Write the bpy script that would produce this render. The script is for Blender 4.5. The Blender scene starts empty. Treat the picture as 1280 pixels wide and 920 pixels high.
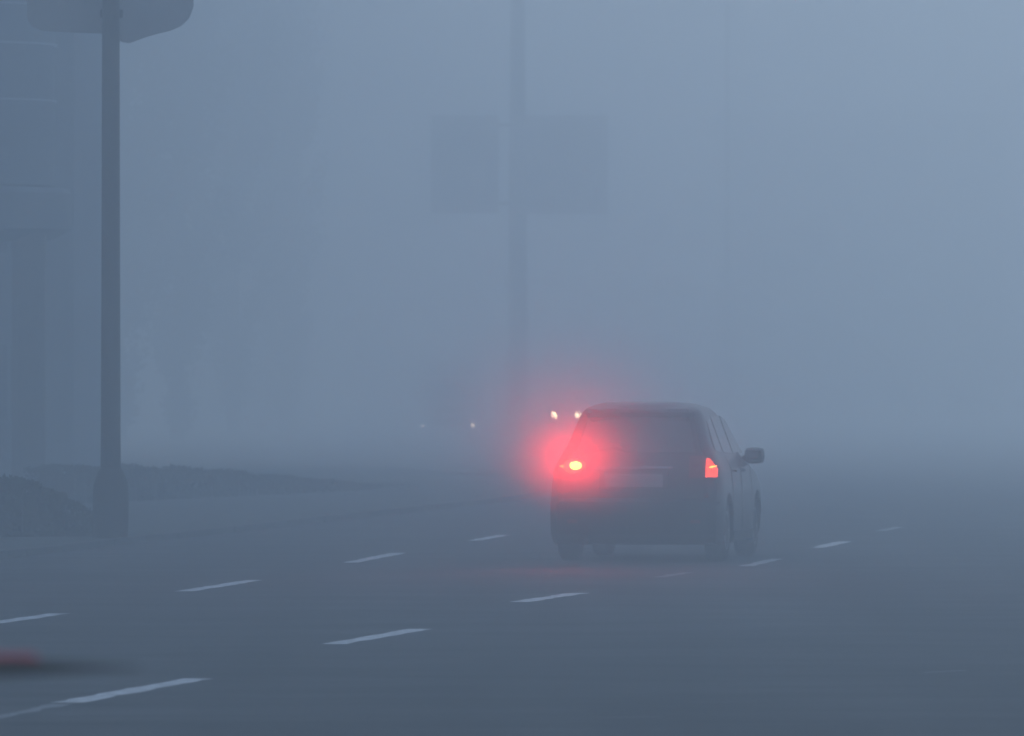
import bpy, bmesh, math, random
from mathutils import Vector, Matrix
R = math.radians
random.seed(7)
S = bpy.context.scene
COL = S.collection

# ------------------------------------------------------------------ camera
cam_d = bpy.data.cameras.new("camera")
cam = bpy.data.objects.new("camera", cam_d)
COL.objects.link(cam)
cam.location = (0, 0, 1.75)
cam.rotation_euler = (R(90) + 30 / 9000, 0, 0)
cam_d.sensor_width = 36
cam_d.lens = 36 * 9000 / 1280
cam_d.clip_start = 0.5
cam_d.clip_end = 5000
cam_d.dof.use_dof = True                  # a long lens stopped at about f/6
cam_d.dof.focus_distance = 62
cam_d.dof.aperture_fstop = 6.3
S.camera = cam

# ------------------------------------------------------------------ sky and sun
SUN_EL, SUN_AZ = R(42), R(-78)            # azimuth measured clockwise from +Y
w = bpy.data.worlds.new("World")
S.world = w
w.use_nodes = True
nt = w.node_tree
nt.nodes.clear()
sky = nt.nodes.new("ShaderNodeTexSky")
sky.sky_type = 'NISHITA'
sky.sun_disc = False
sky.sun_elevation = SUN_EL
sky.sun_rotation = SUN_AZ
sky.air_density = 1.3
sky.dust_density = 3.0
sky.ozone_density = 1.5
bg = nt.nodes.new("ShaderNodeBackground")
bg.inputs["Strength"].default_value = 0.15
wo = nt.nodes.new("ShaderNodeOutputWorld")
nt.links.new(sky.outputs[0], bg.inputs[0])
nt.links.new(bg.outputs[0], wo.inputs[0])

sl = bpy.data.lights.new("sun", 'SUN')
sl.energy = 1.2
sl.angle = R(18)
sl.color = (1.0, 0.96, 0.9)
so = bpy.data.objects.new("sun", sl)
COL.objects.link(so)
d = Vector((math.sin(SUN_AZ) * math.cos(SUN_EL), math.cos(SUN_AZ) * math.cos(SUN_EL), math.sin(SUN_EL)))
so.rotation_euler = d.to_track_quat('Z', 'Y').to_euler()

S.view_settings.view_transform = 'Standard'
S.view_settings.look = 'None'
S.view_settings.exposure = 0.62
S.view_settings.gamma = 1.0
S.view_settings.use_curve_mapping = False
S.cycles.volume_bounces = 3
S.cycles.use_denoising = True

FOG_DENSITY = 0.0125
FOG_COLOR = (0.775, 0.89, 0.967)
FOG_G = 0.35
HALO_SPRAY = 0.42

# ------------------------------------------------------------------ materials
def mat(name, col, rough=0.6, metal=0.0, vary=0.15, scale=6.0, bump=0.0, emit=None, estr=0.0, spec=0.5, stretch=(1, 1, 1)):
    m = bpy.data.materials.new(name)
    m.use_nodes = True
    n = m.node_tree
    b = n.nodes["Principled BSDF"]
    b.inputs["Roughness"].default_value = rough
    b.inputs["Metallic"].default_value = metal
    b.inputs["Specular IOR Level"].default_value = spec
    tc = n.nodes.new("ShaderNodeTexCoord")
    mp = n.nodes.new("ShaderNodeMapping")
    mp.inputs["Scale"].default_value = stretch
    nz = n.nodes.new("ShaderNodeTexNoise")
    nz.inputs["Scale"].default_value = scale
    nz.inputs["Detail"].default_value = 6
    cr = n.nodes.new("ShaderNodeValToRGB")
    c = Vector(col)
    lo, hi = c * (1 - vary), c * (1 + vary)
    cr.color_ramp.elements[0].position = 0.3
    cr.color_ramp.elements[1].position = 0.7
    cr.color_ramp.elements[0].color = (*lo, 1)
    cr.color_ramp.elements[1].color = (*[min(1, x) for x in hi], 1)
    n.links.new(tc.outputs["Object"], mp.inputs[0])
    n.links.new(mp.outputs[0], nz.inputs["Vector"])
    n.links.new(nz.outputs["Fac"], cr.inputs[0])
    n.links.new(cr.outputs[0], b.inputs["Base Color"])
    if bump:
        bp = n.nodes.new("ShaderNodeBump")
        bp.inputs["Strength"].default_value = bump
        bp.inputs["Distance"].default_value = 0.02
        n2 = n.nodes.new("ShaderNodeTexNoise")
        n2.inputs["Scale"].default_value = scale * 8
        n2.inputs["Detail"].default_value = 4
        n.links.new(mp.outputs[0], n2.inputs["Vector"])
        n.links.new(n2.outputs["Fac"], bp.inputs["Height"])
        n.links.new(bp.outputs[0], b.inputs["Normal"])
    if emit:
        b.inputs["Emission Color"].default_value = (*emit, 1)
        b.inputs["Emission Strength"].default_value = estr
    return m

def asphalt_mat():
    m = mat("asphalt", (0.042, 0.043, 0.044), 0.88, scale=40, vary=0.35, bump=0.4, spec=0.25)
    n = m.node_tree
    b = n.nodes["Principled BSDF"]
    src = b.inputs["Base Color"].links[0].from_socket
    tc = n.nodes.new("ShaderNodeTexCoord")
    mp = n.nodes.new("ShaderNodeMapping")
    mp.inputs["Rotation"].default_value = (0, 0, R(7.6))
    mp.inputs["Scale"].default_value = (0.9, 0.05, 1)       # long streaks of wear along the lanes
    nz = n.nodes.new("ShaderNodeTexNoise")
    nz.inputs["Scale"].default_value = 1.0
    nz.inputs["Detail"].default_value = 5
    mr = n.nodes.new("ShaderNodeMapRange")
    mr.inputs["From Min"].default_value = 0.3
    mr.inputs["From Max"].default_value = 0.7
    mr.inputs["To Min"].default_value = 0.7
    mr.inputs["To Max"].default_value = 1.35
    mx = n.nodes.new("ShaderNodeMix")
    mx.data_type = 'RGBA'
    mx.blend_type = 'MULTIPLY'
    mx.inputs["Factor"].default_value = 1
    n.links.new(tc.outputs["Object"], mp.inputs[0])
    n.links.new(mp.outputs[0], nz.inputs["Vector"])
    n.links.new(nz.outputs["Fac"], mr.inputs[0])
    n.links.new(src, mx.inputs[6])
    n.links.new(mr.outputs[0], mx.inputs[7])
    # a soft-edged darker patch in the asphalt colour
    mp2 = n.nodes.new("ShaderNodeMapping")
    mp2.vector_type = 'TEXTURE'
    mp2.inputs["Location"].default_value = (-3.25, 45.2, 0)
    mp2.inputs["Scale"].default_value = (1.15, 2.0, 1)
    ln = n.nodes.new("ShaderNodeVectorMath"); ln.operation = 'LENGTH'
    m3 = n.nodes.new("ShaderNodeMapRange"); m3.interpolation_type = 'SMOOTHSTEP'
    m3.inputs["From Min"].default_value = 0.1
    m3.inputs["From Max"].default_value = 1.0
    m3.inputs["To Min"].default_value = 0.12
    m3.inputs["To Max"].default_value = 1.0
    m4 = n.nodes.new("ShaderNodeMix"); m4.data_type = 'RGBA'; m4.blend_type = 'MULTIPLY'; m4.inputs["Factor"].default_value = 1
    n.links.new(tc.outputs["Object"], mp2.inputs[0])
    n.links.new(mp2.outputs[0], ln.inputs[0])
    n.links.new(ln.outputs["Value"], m3.inputs[0])
    n.links.new(mx.outputs[2], m4.inputs[6])
    n.links.new(m3.outputs[0], m4.inputs[7])
    # blotches and repair bands running across the lanes
    mp5 = n.nodes.new("ShaderNodeMapping")
    mp5.inputs["Scale"].default_value = (0.35, 0.8, 1)
    n5 = n.nodes.new("ShaderNodeTexNoise"); n5.inputs["Scale"].default_value = 1.0; n5.inputs["Detail"].default_value = 8
    n5.inputs["Roughness"].default_value = 0.65
    r5 = n.nodes.new("ShaderNodeMapRange")
    r5.inputs["From Min"].default_value = 0.35
    r5.inputs["From Max"].default_value = 0.68
    r5.inputs["To Min"].default_value = 0.5
    r5.inputs["To Max"].default_value = 1.7
    m5 = n.nodes.new("ShaderNodeMix"); m5.data_type = 'RGBA'; m5.blend_type = 'MULTIPLY'; m5.inputs["Factor"].default_value = 1
    n.links.new(tc.outputs["Object"], mp5.inputs[0])
    n.links.new(mp5.outputs[0], n5.inputs["Vector"])
    n.links.new(n5.outputs["Fac"], r5.inputs[0])
    n.links.new(m4.outputs[2], m5.inputs[6])
    n.links.new(r5.outputs[0], m5.inputs[7])
    n.links.new(m5.outputs[2], b.inputs["Base Color"])
    return m

def paint_mat():
    m = mat("road_paint", (0.62, 0.63, 0.63), 0.8, scale=9, vary=0.30, bump=0.2)
    n = m.node_tree
    b = n.nodes["Principled BSDF"]
    src = b.inputs["Base Color"].links[0].from_socket
    tc = n.nodes.new("ShaderNodeTexCoord")
    nz = n.nodes.new("ShaderNodeTexNoise")
    nz.inputs["Scale"].default_value = 11
    nz.inputs["Detail"].default_value = 8
    nz.inputs["Roughness"].default_value = 0.75
    mr = n.nodes.new("ShaderNodeMapRange")
    mr.inputs["From Min"].default_value = 0.36
    mr.inputs["From Max"].default_value = 0.46
    mx = n.nodes.new("ShaderNodeMix")
    mx.data_type = 'RGBA'
    mx.inputs[6].default_value = (0.10, 0.10, 0.10, 1)      # chipped through to the asphalt
    n.links.new(tc.outputs["Object"], nz.inputs["Vector"])
    n.links.new(nz.outputs["Fac"], mr.inputs[0])
    n.links.new(mr.outputs[0], mx.inputs["Factor"])
    n.links.new(src, mx.inputs[7])
    n.links.new(mx.outputs[2], b.inputs["Base Color"])
    return m

M = {
    'asphalt': asphalt_mat(),
    'paint': paint_mat(),
    'faded': mat("faded_paint", (0.40, 0.405, 0.41), 0.8, scale=20, vary=0.4),
    'worn': mat("worn_paint", (0.20, 0.205, 0.21), 0.8, scale=30, vary=0.5),
    'tar': mat("tar", (0.018, 0.018, 0.019), 0.5, scale=20),
    'earth': mat("verge_soil", (0.05, 0.052, 0.042), 0.95, scale=1.5, vary=0.3, bump=0.4),
    'kerb': mat("kerb_concrete", (0.06, 0.06, 0.06), 0.9, scale=4, vary=0.2, bump=0.2),
    'car': mat("dark_car_paint", (0.018, 0.020, 0.026), 0.25, 0.3, vary=0.08, scale=2),
    'plastic': mat("black_plastic", (0.015, 0.015, 0.016), 0.6, vary=0.1),
    'glass': mat("car_glass", (0.012, 0.014, 0.018), 0.06, vary=0.02, spec=0.8),
    'rubber': mat("tyre_rubber", (0.012, 0.012, 0.012), 0.85, vary=0.15, scale=10),
    'alloy': mat("wheel_alloy", (0.35, 0.36, 0.38), 0.35, 0.9, vary=0.06),
    'chrome': mat("bright_trim", (0.5, 0.5, 0.52), 0.2, 1.0, vary=0.03),
    'plate': mat("number_plate_white", (0.26, 0.26, 0.26), 0.4, vary=0.05, scale=12),
    'char': mat("plate_character_black", (0.02, 0.02, 0.02), 0.5, vary=0.05),
    'lens': mat("red_lamp_lens", (0.16, 0.008, 0.008), 0.15, vary=0.05),
    'lens_lit': mat("lit_red_lamp_lens", (0.4, 0.01, 0.008), 0.2, vary=0.05, emit=(1.0, 0.06, 0.012), estr=2.0),
    'glint': mat("lit_red_lamp_filament", (0.5, 0.1, 0.02), 0.2, emit=(1.0, 0.22, 0.03), estr=6.0),
    'fog_rim': mat("rear_fog_lamp_rim", (0.4, 0.02, 0.01), 0.2, emit=(1.0, 0.05, 0.02), estr=4.0),
    'fog_bulb': mat("rear_fog_lamp_bulb", (0.5, 0.1, 0.02), 0.2, emit=(1.0, 0.09, 0.014), estr=60.0),
    'clear': mat("headlamp_lens_unlit", (0.25, 0.26, 0.27), 0.15, vary=0.05),
    'head': mat("headlamp_lit", (0.8, 0.8, 0.7), 0.3, emit=(1.0, 0.72, 0.38), estr=75.0),
    'head_dim': mat("dim_headlamp_lit", (0.8, 0.8, 0.7), 0.3, emit=(1.0, 0.74, 0.52), estr=9.0),
    'head_dim2': mat("dimmer_headlamp_lit", (0.8, 0.8, 0.7), 0.3, emit=(0.9, 0.85, 0.8), estr=3.0),
    'steel': mat("grey_pole_steel", (0.012, 0.013, 0.015), 0.7, 0.0, vary=0.15, scale=3, stretch=(1, 1, .2)),
    'concrete': mat("pole_concrete", (0.14, 0.14, 0.142), 0.9, vary=0.2, scale=2),
    'signback': mat("sign_back_grey", (0.36, 0.362, 0.365), 0.6, 0.1, vary=0.1, scale=2),
    'boardL': mat("billboard_grey", (0.33, 0.335, 0.34), 0.7, vary=0.08, scale=0.8),
    'boardR': mat("billboard_pale", (0.37, 0.375, 0.38), 0.7, vary=0.08, scale=0.8),
    'tank': mat("tank_steel", (0.13, 0.135, 0.14), 0.6, 0.2, vary=0.15, scale=1),
    'rust': mat("rusty_leg_steel", (0.13, 0.10, 0.08), 0.85, vary=0.25, scale=3),
    'hoop': mat("galvanised_hoop", (0.62, 0.64, 0.66), 0.4, 0.4, vary=0.1),
    'wall': mat("dark_render", (0.11, 0.112, 0.118), 0.9, vary=0.12, scale=0.4),
    'wall2': mat("grey_brown_render", (0.26, 0.255, 0.25), 0.9, vary=0.12, scale=0.4),
    'roof': mat("roof_felt", (0.04, 0.04, 0.042), 0.9, vary=0.2, scale=0.6),
    'pane': mat("window_pane", (0.03, 0.035, 0.04), 0.1, vary=0.05),
    'frame': mat("window_frame", (0.14, 0.14, 0.14), 0.6, vary=0.05),
    'leaf': mat("dark_leaf", (0.020, 0.026, 0.018), 0.8, vary=0.35, scale=2),
    'stem': mat("hedge_wood", (0.03, 0.024, 0.02), 0.9, vary=0.2),
    'red': mat("red_reflective_strip", (0.42, 0.05, 0.08), 0.4, vary=0.2, scale=12),
    'cargo': mat("truck_box_panel", (0.5, 0.51, 0.52), 0.6, vary=0.1, scale=1),
}

# ------------------------------------------------------------------ helpers
def mesh(name, verts, faces, m, smooth=False):
    me = bpy.data.meshes.new(name)
    me.from_pydata([tuple(v) for v in verts], [], faces)
    me.validate()
    me.update()
    bm = bmesh.new()
    bm.from_mesh(me)
    bmesh.ops.recalc_face_normals(bm, faces=bm.faces)
    bm.to_mesh(me)
    bm.free()
    me.materials.append(m)
    if smooth:
        for p in me.polygons:
            p.use_smooth = True
    return me

def link(name, me, parent=None, loc=(0, 0, 0), rot=(0, 0, 0), kind=None):
    o = bpy.data.objects.new(name, me)
    COL.objects.link(o)
    o.parent = parent
    o.location = loc
    o.rotation_euler = rot
    if kind:
        o['kind'] = kind
    return o

class MB:
    def __init__(s):
        s.v, s.f = [], []
    def add(s, vs, fs):
        k = len(s.v)
        s.v += [Vector(v) for v in vs]
        s.f += [tuple(i + k for i in f) for f in fs]
        return s
    def box(s, lo, hi, bev=0.0):
        (a, b, c), (x, y, z) = lo, hi
        if not bev:
            s.add([(a, b, c), (x, b, c), (x, y, c), (a, y, c), (a, b, z), (x, b, z), (x, y, z), (a, y, z)],
                  [(0, 3, 2, 1), (4, 5, 6, 7), (0, 1, 5, 4), (1, 2, 6, 5), (2, 3, 7, 6), (3, 0, 4, 7)])
            return s
        bm = bmesh.new()
        bmesh.ops.create_cube(bm, size=1)
        for v in bm.verts:
            v.co = Vector(((a + x) / 2 + v.co.x * (x - a), (b + y) / 2 + v.co.y * (y - b), (c + z) / 2 + v.co.z * (z - c)))
        bmesh.ops.bevel(bm, geom=list(bm.edges), offset=bev, segments=2, affect='EDGES', profile=0.6)
        bm.verts.index_update()
        s.add([v.co.copy() for v in bm.verts], [tuple(v.index for v in f.verts) for f in bm.faces])
        bm.free()
        return s
    def lathe(s, prof, n=24, axis='Z', c=(0, 0, 0), cap=True):
        """prof: list of (radius, height)"""
        vs, fs = [], []
        for r, h in prof:
            for i in range(n):
                a = 2 * math.pi * i / n
                p = (r * math.cos(a), r * math.sin(a), h)
                if axis == 'X':
                    p = (p[2], p[0], p[1])
                elif axis == 'Y':
                    p = (p[0], p[2], p[1])
                vs.append((p[0] + c[0], p[1] + c[1], p[2] + c[2]))
        for k in range(len(prof) - 1):
            for i in range(n):
                j = (i + 1) % n
                fs.append((k * n + i, k * n + j, (k + 1) * n + j, (k + 1) * n + i))
        if cap:
            fs.append(tuple(range(n - 1, -1, -1)))
            fs.append(tuple((len(prof) - 1) * n + i for i in range(n)))
        return s.add(vs, fs)
    def tube(s, pts, r, n=10):
        pts = [Vector(p) for p in pts]
        rr = r if isinstance(r, (list, tuple)) else [r] * len(pts)
        vs, fs = [], []
        for k, p in enumerate(pts):
            t = (pts[min(k + 1, len(pts) - 1)] - pts[max(k - 1, 0)]).normalized()
            u = t.cross(Vector((0, 0, 1)))
            if u.length < 1e-3:
                u = Vector((1, 0, 0))
            u.normalize()
            q = t.cross(u)
            for i in range(n):
                a = 2 * math.pi * i / n
                vs.append(p + rr[k] * (math.cos(a) * u + math.sin(a) * q))
        for k in range(len(pts) - 1):
            for i in range(n):
                j = (i + 1) % n
                fs.append((k * n + i, k * n + j, (k + 1) * n + j, (k + 1) * n + i))
        fs.append(tuple(range(n)))
        fs.append(tuple((len(pts) - 1) * n + i for i in range(n - 1, -1, -1)))
        return s.add(vs, fs)
    def prism(s, poly, y0, y1):
        """poly in (x, z), extruded along y"""
        n = len(poly)
        vs = [(x, y0, z) for x, z in poly] + [(x, y1, z) for x, z in poly]
        fs = [tuple(range(n)), tuple(range(2 * n - 1, n - 1, -1))] + [(i, (i + 1) % n, n + (i + 1) % n, n + i) for i in range(n)]
        return s.add(vs, fs)
    def make(s, name, m, smooth=False):
        return mesh(name, s.v, s.f, m, smooth)
    def put(s, name, m, parent=None, loc=(0, 0, 0), rot=(0, 0, 0), smooth=False, kind=None):
        o = link(name, s.make(name, m, smooth), parent, loc, rot, kind)
        if smooth:
            soften(o.data)
        return o

def soften(me, ang=40):
    bm = bmesh.new()
    bm.from_mesh(me)
    for e in bm.edges:
        e.smooth = len(e.link_faces) == 2 and e.calc_face_angle(3.0) < R(ang)
    bm.to_mesh(me)
    bm.free()
    for p in me.polygons:
        p.use_smooth = True

def thing(name, label, cat, loc=(0, 0, 0), rz=0.0, group=None):
    o = bpy.data.objects.new(name, None)
    COL.objects.link(o)
    o.location = loc
    o.rotation_euler = (0, 0, rz)
    o['label'] = label
    o['category'] = cat
    if group:
        o['group'] = group
    return o

def tag(o, label, cat, group=None):
    o['label'] = label
    o['category'] = cat
    if group:
        o['group'] = group
    return o

def copy_tree(o, parent=None, swap=None):
    c = o.copy()
    if swap and o.name.split('.')[0] in swap:
        c.data = o.data.copy()
        c.data.materials[0] = swap[o.name.split('.')[0]]
    COL.objects.link(c)
    c.parent = parent
    for ch in [x for x in bpy.data.objects if x.parent == o and x.type != 'LIGHT']:
        copy_tree(ch, c, swap)
    return c

HEAD = 0.134                              # the road runs this much to the right per metre of depth

# ------------------------------------------------------------------ ground, road, kerb
g = MB()
g.add([(-300, -60, -0.13), (300, -60, -0.13), (300, 900, -0.13), (-300, 900, -0.13)], [(0, 1, 2, 3)])
g.put('ground', M['earth'], kind='structure')

def kx(y, off=0.0):                       # left edge of the carriageway
    u = min(1.0, max(0.0, (y - 112) / 78))
    u = u * u * (3 - 2 * u)
    return (-4.35 + HEAD * (y - 83)) * (1 - u) + u * -7.4 + off

v = MB()                                  # raised verge left of the kerb
ys = [-50 + 10 * i for i in range(16)] + [103 + 3 * i for i in range(32)] + [200 + 50 * i for i in range(11)]
n = len(ys)
vs = [(-200, y, 0.07) for y in ys] + [(kx(y) - 0.10, y, 0.07) for y in ys] + [(kx(y) - 0.10, y, -0.1) for y in ys]
v.add(vs, [(i, n + i, n + i + 1, i + 1) for i in range(n - 1)] + [(n + i, 2 * n + i, 2 * n + i + 1, n + i + 1) for i in range(n - 1)])
v.put('verge', M['earth'], kind='structure')

r = MB()
vs, fs = [], []
for y in ys:
    vs += [(kx(y), y, 0), (66 + y * .134, y, 0)]
for i in range(len(ys) - 1):
    fs.append((2 * i, 2 * i + 1, 2 * i + 3, 2 * i + 2))
r.add(vs, fs)
road = r.put('road', M['asphalt'], kind='structure')
kerb = link('kerb', MB().box((0, 0, 0), (0.01, 0.01, 0.01)).make('kerb', M['kerb']), None, (kx(40) - 0.12, 40, -0.02), kind='structure')
ks = MB().box((-0.14, 0.012, -0.1), (0.0, 0.988, 0.08), 0.012).make('kerb_stone', M['kerb'])
ang = -math.atan(HEAD)
y = 60.0
while y < 168:
    sl_ = kx(y + 1) - kx(y)
    st = 1 / math.hypot(1, sl_)
    k = link('kerb_stone', ks, kerb, rot=(0, 0, -math.atan(sl_)))
    y += st
    k.location = Vector((kx(y) + random.uniform(-.006, .006), y, random.uniform(-.006, .006))) - Vector(kerb.location)

def stripe(name, a, b, wd, m, z=0.004, jag=0.012):
    a, b = Vector((*a, z)), Vector((*b, z))
    t = (b - a).normalized()
    nrm = Vector((t.y, -t.x, 0))
    n = 14
    L, Q = [], []
    for i in range(n + 1):
        p = a.lerp(b, i / n)
        L.append(p - nrm * (wd / 2 + random.uniform(-jag, jag)))
        Q.append(p + nrm * (wd / 2 + random.uniform(-jag, jag)))
    mb = MB()
    mb.add(L + Q, [(i, i + 1, n + 2 + i, n + 1 + i) for i in range(n)])
    return mb.put(name, m, road)

W = 0.17
for a, b in [((-2.50, 40.5), (-1.92, 43.9)), ((-1.24, 49.9), (-0.67, 53.1)), ((0.06, 59.9), (0.58, 62.6)),
             ((-4.12, 53.0), (-3.58, 56.8)), ((-2.88, 63.1), (-2.39, 66.9)), ((-1.65, 73.7), (-1.23, 78.2)),
             ((-0.45, 84.7), (-0.10, 88.0)),
             ((3.43, 80.8), (3.89, 84.2))]:
    stripe('lane_dash', a, b, W, M['paint'], jag=0.02)
for a, b in [((2.34, 72.2), (2.78, 75.4)), ((4.63, 90.5), (5.02, 93.2))]:
    stripe('lane_dash', a, b, 0.14, M['faded'], jag=0.02)
stripe('lane_dash', (1.38, 67.9), (1.70, 69.7), 0.12, M['worn'], jag=0.02)
stripe('lane_dash', (-2.87, 37.9), (-2.53, 40.3), 0.10, M['worn'], jag=0.03)
stripe('tar_seam', (1.01, 40.5), (1.38, 40.62), 0.035, M['tar'], jag=0.012)
stripe('tar_seam', (0.45, 38.6), (0.80, 38.75), 0.05, M['tar'], jag=0.012)
stripe('paint_scrap', (2.56, 44.8), (2.84, 45.2), 0.05, M['worn'], jag=0.02)
# ------------------------------------------------------------------ car
def lerp_tab(tab, z):
    for (a, va), (b, vb) in zip(tab, tab[1:]):
        if z <= b:
            t = 0 if b == a else max(0, (z - a) / (b - a))
            return va + (vb - va) * t
    return tab[-1][1]

HW = [(0.18, .87), (0.28, .89), (0.45, .895), (0.75, .892), (0.95, .87), (1.08, .805), (1.20, .742), (1.35, .692), (1.50, .645), (1.55, .615), (1.585, .575), (1.61, .52), (1.63, .44), (1.642, .34), (1.650, .20)]
YR = [(0.18, .10), (0.26, .02), (0.35, 0.0), (0.60, .0), (0.66, .05), (0.75, .06), (1.00, .09), (1.12, .15), (1.35, .30), (1.50, .40), (1.58, .44), (1.61, .50), (1.63, .58), (1.65, .90)]
YF = [(0.18, 4.05), (0.30, 4.17), (0.55, 4.20), (0.70, 4.16), (0.80, 4.05), (0.88, 3.85), (0.95, 3.50), (1.02, 3.15), (1.10, 3.02), (1.30, 2.72), (1.50, 2.38), (1.58, 2.20), (1.61, 2.05), (1.63, 1.9), (1.65, 1.5)]
def cw(z): return lerp_tab(HW, z)
def cyr(z): return lerp_tab(YR, z)
def cyf(z): return lerp_tab(YF, z)
BOW_R, BOW_F = 0.07, 0.22
def rear(u, z, off=0.0):
    """point on the rear surface, u = -1..1 across"""
    w_ = cw(z)
    rc = 0.16
    x = u * w_
    y = cyr(z) + BOW_R * u * u
    over = abs(x) - (w_ - rc)
    if over > 0:
        y += rc - math.sqrt(max(0, rc * rc - over * over))
    return Vector((x, y - off, z))
def front(u, z, off=0.0):
    w_ = cw(z)
    rc = 0.30
    x = u * w_
    y = cyf(z) - BOW_F * u * u
    over = abs(x) - (w_ - rc)
    if over > 0:
        y -= rc - math.sqrt(max(0, rc * rc - over * over))
    return Vector((x, y + off, z))

def patch(fn, us, zs, off, thick=0.012):
    """a curved plate standing off proud of the body"""
    vs = []
    nu, nz_ = len(us), len(zs)
    for o_ in (off, off - thick):
        for z in zs:
            for u in us:
                vs.append(fn(u, z, o_))
    fs = []
    N = nu * nz_
    for a in range(nz_ - 1):
        for b in range(nu - 1):
            i = a * nu + b
            fs.append((i, i + 1, i + nu + 1, i + nu))
            fs.append((N + i, N + i + nu, N + i + nu + 1, N + i + 1))
    ring = [b for b in range(nu)] + [a * nu + nu - 1 for a in range(1, nz_)] + [(nz_ - 1) * nu + b for b in range(nu - 2, -1, -1)] + [a * nu for a in range(nz_ - 2, 0, -1)]
    for i in range(len(ring)):
        p, q = ring[i], ring[(i + 1) % len(ring)]
        fs.append((p, q, N + q, N + p))
    return MB().add(vs, fs)

def lin(a, b, n): return [a + (b - a) * i / (n - 1) for i in range(n)]

def car_body():
    zs = [.18, .22, .28, .35, .45, .55, .60, .66, .75, .80, .84, .88, .92, .95, .98, 1.02, 1.06, 1.12, 1.2, 1.3, 1.4, 1.46, 1.50, 1.53, 1.555, 1.575, 1.59, 1.605, 1.618, 1.63, 1.637, 1.643, 1.650]
    us = [-1, -.97, -.93, -.88, -.82, -.7, -.5, -.25, 0, .25, .5, .7, .82, .88, .93, .97, 1]
    side = lin(0, 1, 14)[1:-1]
    vs, n = [], 0
    for z in zs:
        ring = [rear(u, z) for u in us]
        a, b = ring[-1], front(1, z)
        ring += [a.lerp(b, t) for t in side]
        ring += [front(u, z) for u in reversed(us)]
        a, b = front(-1, z), rear(-1, z)
        ring += [a.lerp(b, t) for t in side]
        n = len(ring)
        vs += ring
    fs = []
    for k in range(len(zs) - 1):
        for i in range(n):
            j = (i + 1) % n
            fs.append((k * n + i, k * n + j, (k + 1) * n + j, (k + 1) * n + i))
    fs.append(tuple(range(n - 1, -1, -1)))
    fs.append(tuple((len(zs) - 1) * n + i for i in range(n)))
    body = mesh('body', vs, fs, M['car'], True)
    # cut the four wheel wells
    bo = bpy.data.objects.new('body', body)
    COL.objects.link(bo)
    cuts = []
    for y in (0.82, 3.35):
        for s in (-1, 1):
            mb = MB().lathe([(0.375, 0.58), (0.375, 1.1)], 28, 'X', (0, y, 0.33))
            if s < 0:
                for vv in mb.v:
                    vv.x = -vv.x
            c = link('cut', mb.make('cut', M['car']))
            cuts.append(c)
            md = bo.modifiers.new('b', 'BOOLEAN')
            md.operation = 'DIFFERENCE'
            md.solver = 'EXACT'
            md.object = c
    dg = bpy.context.evaluated_depsgraph_get()
    out = bpy.data.meshes.new_from_object(bo.evaluated_get(dg))
    bpy.data.objects.remove(bo)
    for c in cuts:
        bpy.data.objects.remove(c)
    soften(out, 32)
    out.name = 'body'
    return out

def side_window(pts, s):
    """pts (y,z) polygon on the flank, follows the tumblehome"""
    vs = [Vector((s * (cw(z) + 0.004), y, z)) for y, z in pts] + [Vector((s * (cw(z) - 0.012), y, z)) for y, z in pts]
    n = len(pts)
    return MB().add(vs, [tuple(range(n)), tuple(range(2 * n - 1, n - 1, -1))] + [(i, (i + 1) % n, n + (i + 1) % n, n + i) for i in range(n)])

def wheel(parent, x, y):
    s = 1 if x > 0 else -1
    o = MB().lathe([(0.20, -0.10), (0.29, -0.10), (0.315, -0.075), (0.32, -0.04), (0.32, 0.04), (0.315, 0.075), (0.29, 0.10), (0.20, 0.10)], 32, 'X')
    tyre_me = o.make('wheel', M['rubber'])
    t = link('wheel', tyre_me, parent, (x, y, 0.32))
    soften(tyre_me, 50)
    rm = MB().lathe([(0.205, 0.02), (0.205, 0.095), (0.19, 0.103), (0.185, 0.05)], 28, 'X', cap=False)
    rm.lathe([(0.05, 0.02), (0.05, 0.085)], 16, 'X')
    for k in range(5):
        a = 2 * math.pi * k / 5
        rm.tube([(0.07, 0.03 * math.cos(a), 0.03 * math.sin(a)), (0.085, 0.195 * math.cos(a), 0.195 * math.sin(a))], [0.028, 0.02], 6)
    if s < 0:
        for vv in rm.v:
            vv.x = -vv.x
    rm.put('rim', M['alloy'], t, smooth=True)

def lamp_patch(x0, x1, zlo, zhi, off):
    """lamp glass on the rear corner; zlo/zhi are functions of x"""
    us = lin(x0, x1, 9)
    vs, fs = [], []
    nz_ = 7
    for o_ in (off, off - 0.02):
        for x in us:
            for k in range(nz_):
                z = zlo(x) + (zhi(x) - zlo(x)) * k / (nz_ - 1)
                vs.append(rear(x / cw(z) if abs(x) < cw(z) else math.copysign(0.999, x), z, o_))
    N = len(us) * nz_
    for a in range(len(us) - 1):
        for b in range(nz_ - 1):
            i = a * nz_ + b
            fs.append((i, i + 1, i + nz_ + 1, i + nz_))
            fs.append((N + i, N + i + nz_, N + i + nz_ + 1, N + i + 1))
    ring = [b for b in range(nz_)] + [a * nz_ + nz_ - 1 for a in range(1, len(us))] + [(len(us) - 1) * nz_ + b for b in range(nz_ - 2, -1, -1)] + [a * nz_ for a in range(len(us) - 2, 0, -1)]
    for i in range(len(ring)):
        p, q = ring[i], ring[(i + 1) % len(ring)]
        fs.append((p, q, N + q, N + p))
    return MB().add(vs, fs)

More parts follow.
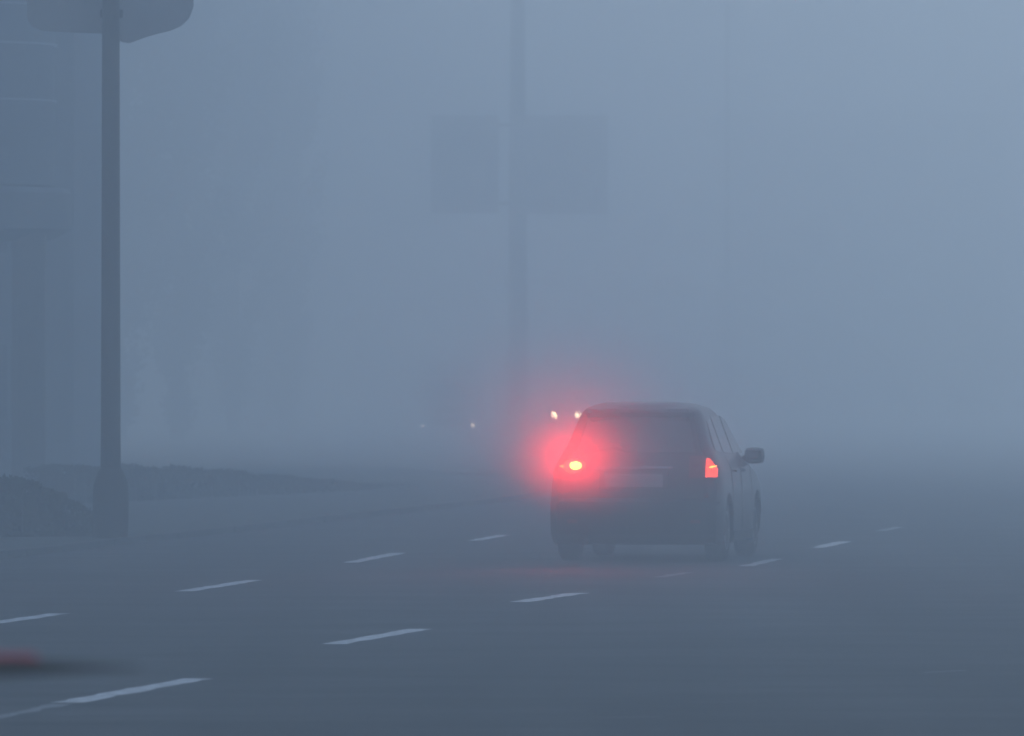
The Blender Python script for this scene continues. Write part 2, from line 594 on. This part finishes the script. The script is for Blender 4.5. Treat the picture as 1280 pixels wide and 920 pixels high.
BEAM = 390.0
def make_car():
    t = thing('car', 'dark hatchback driving away in the fog with its left rear fog lamp glaring red', 'car')
    link('body', car_body(), t)
    # tailgate window, spoiler, wiper
    patch(rear, lin(-.80, .80, 17), lin(1.13, 1.49, 7), 0.006).put('rear_window', M['glass'], t, smooth=True)
    sp = MB()
    sp.add([(-.52, .40, 1.575), (.52, .40, 1.575), (.52, .36, 1.535), (-.52, .36, 1.535),
            (-.42, .72, 1.640), (.42, .72, 1.640), (.60, .50, 1.54), (-.60, .50, 1.54)],
           [(0, 1, 2, 3), (0, 4, 5, 1), (3, 2, 6, 7), (0, 3, 7, 4), (1, 5, 6, 2), (4, 7, 6, 5)])
    sp.put('spoiler', M['car'], t)
    MB().box((-.12, .345, 1.538), (.12, .36, 1.552), 0.004).put('brake_lamp', M['lens'], t)
    wp = MB().tube([(0.0, .125, 1.145), (-.28, .165, 1.22)], 0.009, 6).tube([(-.50, .145, 1.20), (-.05, .18, 1.235)], 0.007, 6)
    wp.lathe([(0.025, 0), (0.02, 0.02)], 12, 'Y', (0, .118, 1.14))
    wp.put('wiper', M['plastic'], t)
    # tailgate seam, handle strip, number plate
    MB().box((-.40, .045, .955), (.40, .085, .985), 0.008).put('tailgate_trim', M['chrome'], t)
    rc = MB().box((-.36, .028, .755), (.36, .07, .945), 0.01)
    rc.put('plate_recess', M['plastic'], t)
    pl = MB().box((-.30, .016, .775), (.30, .0275, .91), 0.003).put('number_plate', M['plate'], t)
    for sx in (-1, 1):
        sm = MB().tube([(sx * .60, rear(.6 / cw(.68), .68).y - .001, .68), (sx * .585, rear(.585 / cw(.8), .8).y - .001, .80)], 0.004, 4)
        sm.put('tailgate_seam', M['plastic'], t)
    # bumper with lower black skirt
    patch(rear, lin(-.985, .985, 25), [.30, .36, .46, .56, .62], 0.022, 0.03).put('bumper', M['car'], t, smooth=True)
    patch(rear, lin(-.95, .95, 21), [.20, .24, .29], 0.018, 0.03).put('bumper_skirt', M['plastic'], t, smooth=True)
    for sx in (-1, 1):
        MB().box((sx * .62 - .07, -.012 + .02, .40), (sx * .62 + .07, .03, .44), 0.004).put('reflector', M['lens'], t)
    ex = MB().lathe([(0.03, 0), (0.032, 0.16)], 14, 'Y', (-.50, -.01, .215))
    ex.put('exhaust', M['plastic'], t)
    # rear lamps: dark red housings on both corners
    zl = lambda x: 0.865 - 0.0 * abs(x)
    zh = lambda x: 1.095 - max(0, abs(x) - .74) * 0.9
    lL = lamp_patch(-.80, -.46, lambda x: .89, lambda x: 1.02 + (abs(x) - .46) * .12, 0.010).put('tail_lamp', M['lens'], t)
    lR = lamp_patch(.56, .86, zl, zh, 0.010).put('tail_lamp', M['lens'], t)
    lit = lamp_patch(.730, .845, lambda x: .875, lambda x: 1.07 if x < .760 else 1.07 - (x - .760) * 1.3, 0.016)
    o = lit.put('lit_lens', M['lens_lit'], lR)
    y_ = rear(.80 / cw(.98), .98).y
    gl = MB().tube([(.765, y_ - .045, .975), (.80, y_ - .04, .983), (.835, y_ - .01, .99)], [.006, .011, .005], 8)
    gl.put('lamp_filament', M['glint'], lR)
    # left corner: rear fog lamp, an oval with a bright core
    y_ = rear(.60 / cw(.98), .98).y
    rim = MB().lathe([(0.125, 0.012), (0.12, -0.006), (0.08, -0.012)], 28, 'Y', (0, 0, 0))
    for vv in rim.v:
        vv.z *= 0.62
        vv += Vector((-.625, y_ - .014, .985))
    rim.put('fog_lamp_lens', M['fog_rim'], lL)
    bb = MB()
    prof = [(0.001, -0.034), (0.03, -0.031), (0.055, -0.018), (0.064, 0.0), (0.055, 0.010)]
    bb.lathe(prof, 16, 'Y')
    for vv in bb.v:
        vv.z *= 0.66
        vv += Vector((-.612, y_ - .034, .993))
    bb.put('fog_lamp_bulb', M['fog_bulb'], lL)
    sp_ = bpy.data.lights.new('fog_lamp_beam', 'SPOT')
    sp_.color = (1.0, 0.012, 0.006)
    sp_.energy = BEAM
    sp_.spot_size = R(84)
    sp_.spot_blend = 1.0
    sp_.shadow_soft_size = 0.0
    beam = bpy.data.objects.new('fog_lamp_beam', sp_)
    COL.objects.link(beam)
    beam.parent = t
    beam.location = (-.612, y_ - .085, .993)
    beam.rotation_euler = (R(104), 0, R(184))
    sp2 = sp_.copy()
    sp2.energy = BEAM * 0.05
    b2 = bpy.data.objects.new('tail_lamp_beam', sp2)
    COL.objects.link(b2)
    b2.parent = t
    b2.location = (.79, y_ - .09, .97)
    b2.rotation_euler = (R(92), 0, R(187))
    gl = MB().tube([(-.78, y_ - .0, .985), (-.745, y_ - .03, .985)], [.006, .012], 8)
    gl.put('lamp_filament', M['glint'], lL)
    # flanks
    for sx in (-1, 1):
        side_window([(.62, 1.14), (.78, 1.45), (1.12, 1.49), (1.12, 1.12)], sx).put('side_window', M['glass'], t)
        side_window([(1.20, 1.12), (1.20, 1.495), (1.92, 1.50), (1.92, 1.11)], sx).put('side_window', M['glass'], t)
        side_window([(2.00, 1.11), (2.00, 1.50), (2.30, 1.47), (2.78, 1.14), (2.80, 1.10)], sx).put('side_window', M['glass'], t)
        for yy in (1.16, 1.96, 2.86):
            MB().tube([(sx * (cw(z) + .0005), yy, z) for z in (.32, .45, .75, .95, 1.08)], 0.004, 4).put('door_seam', M['plastic'], t)
        for yy in (1.30, 2.10):
            MB().box((sx * .872 - .012, yy, .915), (sx * .872 + .012 + .012 * sx, yy + .17, .94), 0.006).put('door_handle', M['plastic'], t)
        mb = MB().box((sx * .92 - .10, 2.73, 0.99), (sx * .92 + .11, 2.88, 1.16), 0.058)
        mo = mb.put('door_mirror', M['car'], t, smooth=True)
        MB().tube([(sx * .80, 2.80, 1.04), (sx * .86, 2.80, 1.06)], 0.03, 8).put('mirror_stalk', M['plastic'], mo)
        MB().box((sx * .92 - .08, 2.732, 1.02), (sx * .92 + .08, 2.739, 1.13), 0.002).put('mirror_glass', M['glass'], mo)
        patch(lambda u, z, o_: Vector((sx * (cw(z) + o_), u, z)), [1.22, 2.0, 2.95], [.20, .25, .30], 0.012, 0.02).put('sill', M['plastic'], t)
    # windscreen, bonnet lights
    patch(front, lin(-.86, .86, 15), lin(1.08, 1.52, 6), 0.006).put('windscreen', M['glass'], t, smooth=True)
    patch(front, lin(-.45, .45, 9), [.60, .64, .68], 0.008, 0.02).put('grille', M['plastic'], t)
    patch(front, lin(-.80, .80, 13), [.28, .36, .44], 0.008, 0.02).put('front_skirt', M['plastic'], t)
    for sx in (-1, 1):
        us = lin(.52 * sx, .86 * sx, 6)
        patch(front, us, [.58, .64, .70], 0.010, 0.02).put('headlamp_housing', M['clear'], t)
        p = front(.56 * sx / cw(.60), .62)
        MB().lathe([(0.075, -0.03), (0.075, 0.02), (0.05, 0.035), (0.01, 0.042)], 18, 'Y', (.56 * sx, p.y, .62)).put('headlamp', M['clear'], t, smooth=True)
    MB().box((-.26, 4.17, .42), (.26, 4.215, .53), 0.003).put('number_plate', M['plate'], t)
    for x in (-.765, .765):
        for y in (0.82, 3.35):
            wheel(t, x, y)
    MB().box((-.60, .35, .20), (.60, 3.9, .30), 0.02).put('underbody', M['plastic'], t)
    return t

car = make_car()
car.location = (1.247, 73.9, 0.0)
car.rotation_euler = (0, 0, -math.atan(0.15))

# oncoming car far away, only its two headlamps pierce the fog
car2 = copy_tree(car, None, {'headlamp': M['head'], 'fog_lamp_bulb': M['lens'], 'fog_lamp_lens': M['lens'],
                             'lamp_filament': M['lens'], 'lit_lens': M['lens']})
for o in list(car2.children):
    if o.name.startswith('headlamp.'):
        c = Vector([sum(v.co[i] for v in o.data.vertices) / len(o.data.vertices) for i in range(3)])
        for v in o.data.vertices:
            v.co = c + (v.co - c) * 1.9
car2['label'] = 'far oncoming car, a pair of small warm white headlights left of the dark hatchback roof'
car2.location = (2.62, 352.0, 0.0)
car2.rotation_euler = (0, 0, math.pi)

# ------------------------------------------------------------------ box truck far away
def make_truck():
    t = thing('truck', 'faint oncoming box truck in the fog with two weak headlights, left of the tall pole', 'truck', (-2.46, 280, 0.0), math.pi)
    cab = MB()
    cab.prism([], 0, 0) if False else None
    # built facing +y; rotated to face the camera
    prof = [(3.1, .45), (4.75, .45), (4.82, .95), (4.78, 1.35), (4.45, 2.15), (4.3, 2.3), (3.1, 2.35)]
    vs = [(-1.0, y, z) for y, z in prof] + [(1.0, y, z) for y, z in prof]
    n = len(prof)
    cab.add(vs, [tuple(range(n)), tuple(range(2 * n - 1, n - 1, -1))] + [(i, (i + 1) % n, n + (i + 1) % n, n + i) for i in range(n)])
    cab.put('cab', M['cargo'], t)
    ws = MB().add([(-.88, 4.785, 1.42), (.88, 4.785, 1.42), (.80, 4.50, 2.12), (-.80, 4.50, 2.12),
                   (-.88, 4.72, 1.40), (.88, 4.72, 1.40), (.80, 4.43, 2.10), (-.80, 4.43, 2.10)],
                  [(0, 1, 2, 3), (4, 7, 6, 5), (0, 4, 5, 1), (1, 5, 6, 2), (2, 6, 7, 3), (3, 7, 4, 0)])
    ws.put('windscreen', M['glass'], t)
    MB().box((-1.12, -.9, .85), (1.12, 3.02, 2.95), 0.03).put('cargo_box', M['cargo'], t)
    MB().box((-.45, -.8, .55), (.45, 3.2, .845), 0.01).put('chassis', M['plastic'], t)
    MB().box((-1.0, 4.78, .42), (1.0, 4.90, .72), 0.03).put('bumper', M['plastic'], t)
    MB().box((-.55, 4.80, .92), (.55, 4.85, 1.22), 0.01).put('grille', M['plastic'], t)
    for sx, m in ((-1, 'head_dim'), (1, 'head_dim2')):
        MB().lathe([(0.07, 0), (0.07, 0.03), (0.04, 0.045)], 16, 'Y', (sx * .965, 4.895, .46)).put('headlamp', M[m], t)
        MB().box((sx * 1.18 - .08, 4.4, 1.5), (sx * 1.18 + .08, 4.48, 1.85), 0.02).put('door_mirror', M['plastic'], t)
    for x in (-.88, .88):
        for y in (0.3, 3.9):
            MB().lathe([(0.24, -.11), (0.38, -.11), (0.4, -.07), (0.4, .07), (0.38, .11), (0.24, .11)], 24, 'X', (x, y, 0.40)).put('wheel', M['rubber'], t, smooth=True)
    return t
make_truck()

# ------------------------------------------------------------------ poles and boards
def z_at(px, depth): return (490 - px) / 9000 * depth + 1.75

p = thing('lamp_post', 'dark grey lamp post on a thick pedestal at the left roadside', 'lamp post', (-4.62, 82.9, 0.07))
MB().lathe([(0.118, 0.70), (0.113, 1.2), (0.106, 3.5), (0.100, 6.4), (0.085, 9.6)], 24).put('pole', M['steel'], p, smooth=True)
MB().lathe([(0.185, -0.12), (0.195, 0.0), (0.205, 0.10), (0.208, 0.45), (0.20, 0.60), (0.165, 0.72), (0.125, 0.80)], 20).put('pedestal', M['steel'], p, smooth=True)
MB().box((-.07, -.215, .2), (.07, -.203, .55), 0.004).put('service_door', M['steel'], p)
arm = MB().tube([(0, 0, 9.5), (.3, 0, 9.85), (1.0, 0, 10.05), (1.9, 0, 10.1)], [.06, .055, .05, .045], 12).put('arm', M['steel'], p, smooth=True)
MB().box((1.75, -.13, 10.03), (2.5, .13, 10.18), 0.04).put('lamp_head', M['signback'], arm)

sg = thing('road_sign', 'wide dark sign board fixed high across the left lamp post at the top edge', 'sign', (-4.62, 83.16, 0.12))
poly = [(-.98, 5.95), (-.93, 5.85), (-.80, 5.80), (-.1, 5.77), (.13, 5.67), (.20, 5.66), (.36, 5.72), (.52, 5.77), (.66, 5.80), (.80, 5.86), (.89, 5.95), (.94, 6.08), (.94, 7.3), (-.98, 7.3)]
MB().prism(poly, -0.03, 0.05).put('board', M['signback'], sg)
for z in (5.95, 6.95):
    MB().box((-.13, -.14, z), (.13, -.031, z + .09), 0.01).put('clamp', M['steel'], sg)
for z in (6.3, 6.9):
    MB().box((-.6, .052, z), (.88, .09, z + .05), 0.01).put('rail', M['steel'], sg)

D = 262
q = thing('billboard_post', 'tall tapering pole carrying two board panels, faint in the fog behind the car', 'billboard', (0.21, D, 0.0))
MB().lathe([(0.50, 0.0), (0.40, .9), (0.37, 2), (0.32, 8), (0.25, 17), (0.20, 22)], 24).put('pole', M['concrete'], q, smooth=True)
zt, zb = z_at(145, D), z_at(267, D)
o = MB().box((-3.16, -.60, zb), (-.70, -.44, zt), 0.02).put('panel', M['boardL'], q)
o['label'] = 'darker left panel'
o = MB().box((-.25, -.60, zb - .02), (3.27, -.44, zt), 0.02).put('panel', M['boardR'], q)
o['label'] = 'paler right panel'
MB().lathe([(1.6, -.1), (1.6, .10), (1.52, .13)], 32, c=(.21, D, 0)).put('traffic_island', M['kerb'], kind='structure')
for z in (zb + .3, zt - .4):
    MB().box((-3.0, -.43, z), (3.1, -.31, z + .12), 0.01).put('crossbar', M['steel'], q)

D = 330
q = thing('lamp_post', 'very faint distant lamp post rising behind the right side of the dark hatchback', 'lamp post', ((909 - 640) / 9000 * D, D, 0.0))
MB().lathe([(0.17, -0.13), (0.16, 1.0), (0.13, 12), (0.11, 20.5)], 16).put('pole', M['steel'], q, smooth=True)
MB().tube([(0, 0, 20.4), (-.8, 0, 21), (-2.2, 0, 21.2)], [.07, .06, .05], 8).put('arm', M['steel'], q)

# ------------------------------------------------------------------ round tank tower at the left edge
D = 130
tx = (-35 - 640) / 9000 * D
t = thing('tank_tower', 'round tank on legs at the left edge with thin pale hoops round it', 'tower', (tx, D, 0.12))
zc0, zc1 = z_at(300, D) - .12, z_at(236, D) - .12
MB().lathe([(1.35, zc1 + .002), (1.50, zc1 + .05), (1.50, 10.6), (1.3, 11.2), (0.3, 11.8)], 48).put('tank', M['tank'], t, smooth=True)
MB().lathe([(1.45, zc0), (1.80, zc0 + .18), (1.82, zc1 - .1), (1.72, zc1)], 48).put('collar', M['tank'], t, smooth=True)
for py, rr in ((127, .014), (57, .018), (8, .014)):
    z = z_at(py, D) - .12
    mb = MB()
    vs, fs = [], []
    n = 64
    for i in range(n):
        a = 2 * math.pi * i / n
        for k in range(6):
            b = 2 * math.pi * k / 6
            rad = 1.506 + rr + rr * math.cos(b)
            vs.append((rad * math.cos(a), rad * math.sin(a), z + rr * math.sin(b)))
    for i in range(n):
        for k in range(6):
            fs.append((i * 6 + k, i * 6 + (k + 1) % 6, ((i + 1) % n) * 6 + (k + 1) % 6, ((i + 1) % n) * 6 + k))
    mb.add(vs, fs)
    mb.put('hoop', M['hoop'], t, smooth=True)
for a in (-38, 52, 142, 232):
    lx, ly = 1.45 * math.cos(R(a)), 1.45 * math.sin(R(a))
    MB().box((lx - .24, ly - .24, -.15), (lx + .24, ly + .24, zc0 + .1), 0.02).put('leg', M['rust'], t)

# ------------------------------------------------------------------ hedges
def hedge(label, x0, x1, y0, y1, h, n, leaf, group, taper=False):
    """leafy low hedge, base line from (x0,y0) to (x1,y1)"""
    root = thing('hedge', label, 'hedge', (x0, y0, 0.07), 0, group)
    dx, dy = x1 - x0, y1 - y0
    L = math.hypot(dx, dy)
    tx_, ty_ = dx / L, dy / L
    mb = MB()
    for i in range(n):
        s = random.random() * L
        k = max(.12, 1 - (s / L) ** taper) if taper else 1
        if taper and random.random() > k:
            continue
        hh = k * h * (0.9 + 0.12 * math.sin(s * 2.3) + 0.08 * math.sin(s * 5.1 + 1))
        if random.random() < .55:
            b = random.uniform(-.42, .42)
            z = hh * (1 - abs(b) * .25) * random.uniform(.93, 1.04)
        else:
            b = random.choice((-1, 1)) * random.uniform(.36, .47)
            z = random.uniform(.02, .98) * hh
        c = Vector((s * tx_ - b * ty_, s * ty_ + b * tx_, z))
        u = Vector((random.gauss(0, 1), random.gauss(0, 1), random.gauss(0, 1))).normalized()
        v_ = u.orthogonal().normalized()
        a = leaf * random.uniform(.6, 1.3)
        mb.add([c - u * a, c - v_ * a * .55, c + u * a, c + v_ * a * .55], [(0, 1, 2, 3)])
    mb.put('foliage', M['leaf'], root)
    core = MB()
    ns = max(4, int(L / .5))
    for i in range(ns):
        s = (i + .5) * L / ns
        x, y = s * tx_, s * ty_
        k = max(.12, 1 - (s / L) ** taper) if taper else 1
        core.tube([(x, y, -.1), (x + random.uniform(-.1, .1), y, k * h * .45), (x + random.uniform(-.2, .2), y + random.uniform(-.1, .1), k * h * .85)], [.03, .02, .01], 5)
        core.box((x - .27, y - .27, -.05), (x + .27, y + .27, k * h * .80), .04)
    core.put('stems', M['stem'], root)
    return root
hedge('clipped dark hedge at the left edge, tallest and nearest, under the tank tower', -10.5, -4.75, 82.0, 84.2, .92, 9000, .045, 'roadside hedges', 9)
hedge('low dark hedge behind the foot of the left lamp post, dwindling to the right', -6.9, -2.2, 108.0, 126.0, .56, 12000, .05, 'roadside hedges', 1.5)

# ------------------------------------------------------------------ poplars
def poplar(px, D, h, rad, label):
    x = (px - 640) / 9000 * D
    root = thing('poplar_tree', label, 'tree', (x, D, 0.12), 0, 'poplars behind the left lamp post')
    tr = MB().tube([(0, 0, -.2), (.05, 0, h * .3), (-.05, .05, h * .65), (0, 0, h * .97)], [rad * .16, rad * .12, rad * .07, .02], 10)
    tr.put('trunk', M['stem'], root, smooth=True)
    br, cr = MB(), MB()
    for i in range(110):
        z = h * random.uniform(.03, .93)
        a = random.random() * 2 * math.pi
        prof = rad * min(1, (z / h) * 6) * (1 - (z / h) ** 3) ** .6 * random.uniform(.6, 1.15)
        e = Vector((prof * math.cos(a), prof * math.sin(a), z + prof * 1.7))
        br.tube([(0, 0, z), (e.x * .5, e.y * .5, z + prof * .6), e], [.05, .03, .012], 5)
        for k in range(150):
            t = random.uniform(.25, 1.05)
            c = Vector((e.x * t, e.y * t, z + (e.z - z) * t ** 1.3)) + Vector((random.gauss(0, .2), random.gauss(0, .2), random.gauss(0, .3)))
            if c.z > h:
                c.z = h - random.random()
            u = Vector((random.gauss(0, 1), random.gauss(0, 1), random.gauss(0, 1))).normalized()
            v_ = u.orthogonal().normalized()
            q = random.uniform(.08, .15)
            cr.add([c - u * q, c - v_ * q * .7, c + u * q, c + v_ * q * .7], [(0, 1, 2, 3)])
    cr.put('crown', M['leaf'], root)
    br.put('branches', M['stem'], root)
poplar(148, 240, 24.5, 1.9, 'broad tall poplar just right of the left lamp post, nearest of the row')
poplar(222, 254, 24.8, 1.9, 'second tall poplar right of the left lamp post')
poplar(292, 278, 24.6, 1.9, 'third poplar right of the left lamp post, paler in the fog')
poplar(356, 312, 24.8, 1.8, 'faintest poplar, the last of the row towards the tall pole')
# ------------------------------------------------------------------ buildings
def building(name, label, x0, x1, y0, y1, h, wallm, storeys, cols, face='-y', group=None, side_cols=0):
    root = thing(name, label, 'building', ((x0 + x1) / 2, (y0 + y1) / 2, 0.0), 0, group)
    hx, hy = (x1 - x0) / 2, (y1 - y0) / 2
    MB().box((-hx, -hy, -.12), (hx, hy, h)).put('wall', wallm, root)
    MB().box((-hx - .25, -hy - .25, h + .002), (hx + .25, hy + .25, h + .45), .05).put('roof', M['roof'], root)
    MB().box((-hx - .08, -hy - .08, -.12), (hx + .08, hy + .08, .7), .02).put('plinth', M['concrete'], root)
    fr = MB()
    fw, fh = 1.4, 1.5
    fr.box((-fw / 2 - .08, -.06, -.08), (-fw / 2, .02, fh + .08)).box((fw / 2, -.06, -.08), (fw / 2 + .08, .02, fh + .08))
    fr.box((-fw / 2, -.06, fh), (fw / 2, .02, fh + .08)).box((-fw / 2, -.09, -.08), (fw / 2, .02, 0)).box((-.03, -.05, 0), (.03, .02, fh))
    fme = fr.make('window', M['frame'])
    pme = MB().box((-fw / 2, -.02, 0), (fw / 2, -.012, fh)).make('pane', M['pane'])
    sh = (h - 1.0) / storeys
    def put(x, y, z, rz):
        f = link('window', fme, root, (x, y, z), (0, 0, rz))
        link('pane', pme, f)
    for s in range(storeys):
        for c in range(cols):
            put(-hx + (c + .5) * 2 * hx / cols, -hy, 1.2 + s * sh, 0)
        for c in range(side_cols):
            put(hx, -hy + (c + .5) * 2 * hy / side_cols, 1.2 + s * sh, R(90))
    return root

building('apartment_block', 'grey block far behind the poplars, its right edge fading into fog', -26, (366 - 640) / 9000 * 330, 330, 344, 20, M['wall2'], 5, 5)
building('apartment_block', 'dark block at the far left behind the round tank', -22, (92 - 640) / 9000 * 146, 146, 160, 14.5, M['wall'], 4, 5)
building('apartment_block', 'faint grey block in the fog right of the dark hatchback', (905 - 640) / 9000 * 420, (1190 - 640) / 9000 * 420 + 3, 420, 436, z_at(150, 420), M['wall2'], 4, 4)
# two unseen blocks added outside the frame to shade the fog at left
building('shade_block', 'nearer unseen block added to shade the fog on the left', -30, -13.5, 8, 74, 22, M['wall'], 7, 4, side_cols=12)
building('shade_block', 'farther unseen block added to shade the fog on the left', -30, -14, 75, 140, 22, M['wall'], 7, 4, side_cols=12)

# ------------------------------------------------------------------ barrier arm close to the camera, far out of focus
t = thing('barrier_arm', 'blurred dark bar with a red top band poking in at the lower left edge', 'barrier', (-1.32, 12.0, 0.0))
MB().lathe([(.09, 0), (.09, .02), (.035, .04), (.032, 1.38), (.02, 1.4)], 16).put('post', M['plastic'], t, smooth=True)
MB().prism([(-.05, 1.262), (.42, 1.272), (.62, 1.286), (.70, 1.291), (.70, 1.293), (.60, 1.298), (.50, 1.304), (-.05, 1.306)], -.02, .02).put('bar', M['plastic'], t)
MB().prism([(-.05, 1.3075), (.50, 1.3055), (.535, 1.3035), (.52, 1.314), (-.05, 1.317)], -.018, .018).put('red_band', M['red'], t)

# ------------------------------------------------------------------ haze
hz = bpy.data.meshes.new('haze')
hb = MB().box((-320, -80, -1.2), (320, 920, 27.0))
me = hb.make('haze', M['leaf'])
me.materials.clear()
hm = bpy.data.materials.new('haze')
hm.use_nodes = True
hn = hm.node_tree
hn.nodes.clear()
pv = hn.nodes.new("ShaderNodeVolumePrincipled")
pv.inputs["Color"].default_value = (*FOG_COLOR, 1)
pv.inputs["Density"].default_value = FOG_DENSITY
pv.inputs["Anisotropy"].default_value = FOG_G
ho = hn.nodes.new("ShaderNodeOutputMaterial")
hn.links.new(pv.outputs[0], ho.inputs["Volume"])
me.materials.append(hm)
link('haze', me, kind='stuff')

# mist round the hatchback's tail, added to shape the red lamp halo
sm = bpy.data.materials.new('halo_spray')
sm.use_nodes = True
n = sm.node_tree
n.nodes.clear()
tc = n.nodes.new("ShaderNodeTexCoord")
ln = n.nodes.new("ShaderNodeVectorMath"); ln.operation = 'LENGTH'
mr = n.nodes.new("ShaderNodeMapRange"); mr.interpolation_type = 'SMOOTHERSTEP'
mr.inputs["From Min"].default_value = 1.0
mr.inputs["From Max"].default_value = 0.0
mr.inputs["To Min"].default_value = 0.0
mr.inputs["To Max"].default_value = 1.0
pw = n.nodes.new("ShaderNodeMath"); pw.operation = 'POWER'; pw.inputs[1].default_value = 3.0
ml = n.nodes.new("ShaderNodeMath"); ml.operation = 'MULTIPLY'; ml.inputs[1].default_value = HALO_SPRAY
pv = n.nodes.new("ShaderNodeVolumePrincipled")
pv.inputs["Color"].default_value = (*FOG_COLOR, 1)
pv.inputs["Anisotropy"].default_value = FOG_G
ho = n.nodes.new("ShaderNodeOutputMaterial")
n.links.new(tc.outputs["Object"], ln.inputs[0])
n.links.new(ln.outputs["Value"], mr.inputs[0])
n.links.new(mr.outputs[0], pw.inputs[0])
n.links.new(pw.outputs[0], ml.inputs[0])
n.links.new(ml.outputs[0], pv.inputs["Density"])
n.links.new(pv.outputs[0], ho.inputs["Volume"])
bm = bmesh.new()
bmesh.ops.create_icosphere(bm, subdivisions=3, radius=1.0)
me = bpy.data.meshes.new('halo_spray')
bm.to_mesh(me)
bm.free()
me.materials.append(sm)
sp = link('halo_spray', me, None, (0.75, 72.9, 1.0), (0, 0, ang), 'stuff')
sp.scale = (1.9, 2.3, 0.98)

# a wider, thinner skirt of mist, added to spread the lamp's pink halo
s2 = sm.copy()
s2.name = 'thin_halo_spray'
for nd in s2.node_tree.nodes:
    if nd.type == 'MATH' and nd.operation == 'POWER':
        nd.inputs[1].default_value = 1.3
    if nd.type == 'MATH' and nd.operation == 'MULTIPLY':
        nd.inputs[1].default_value = 0.12
me2 = me.copy()
me2.materials.clear()
me2.materials.append(s2)
o = link('halo_spray', me2, None, (0.75, 73.0, 1.5), (0, 0, ang), 'stuff')
o.scale = (3.4, 3.0, 1.48)
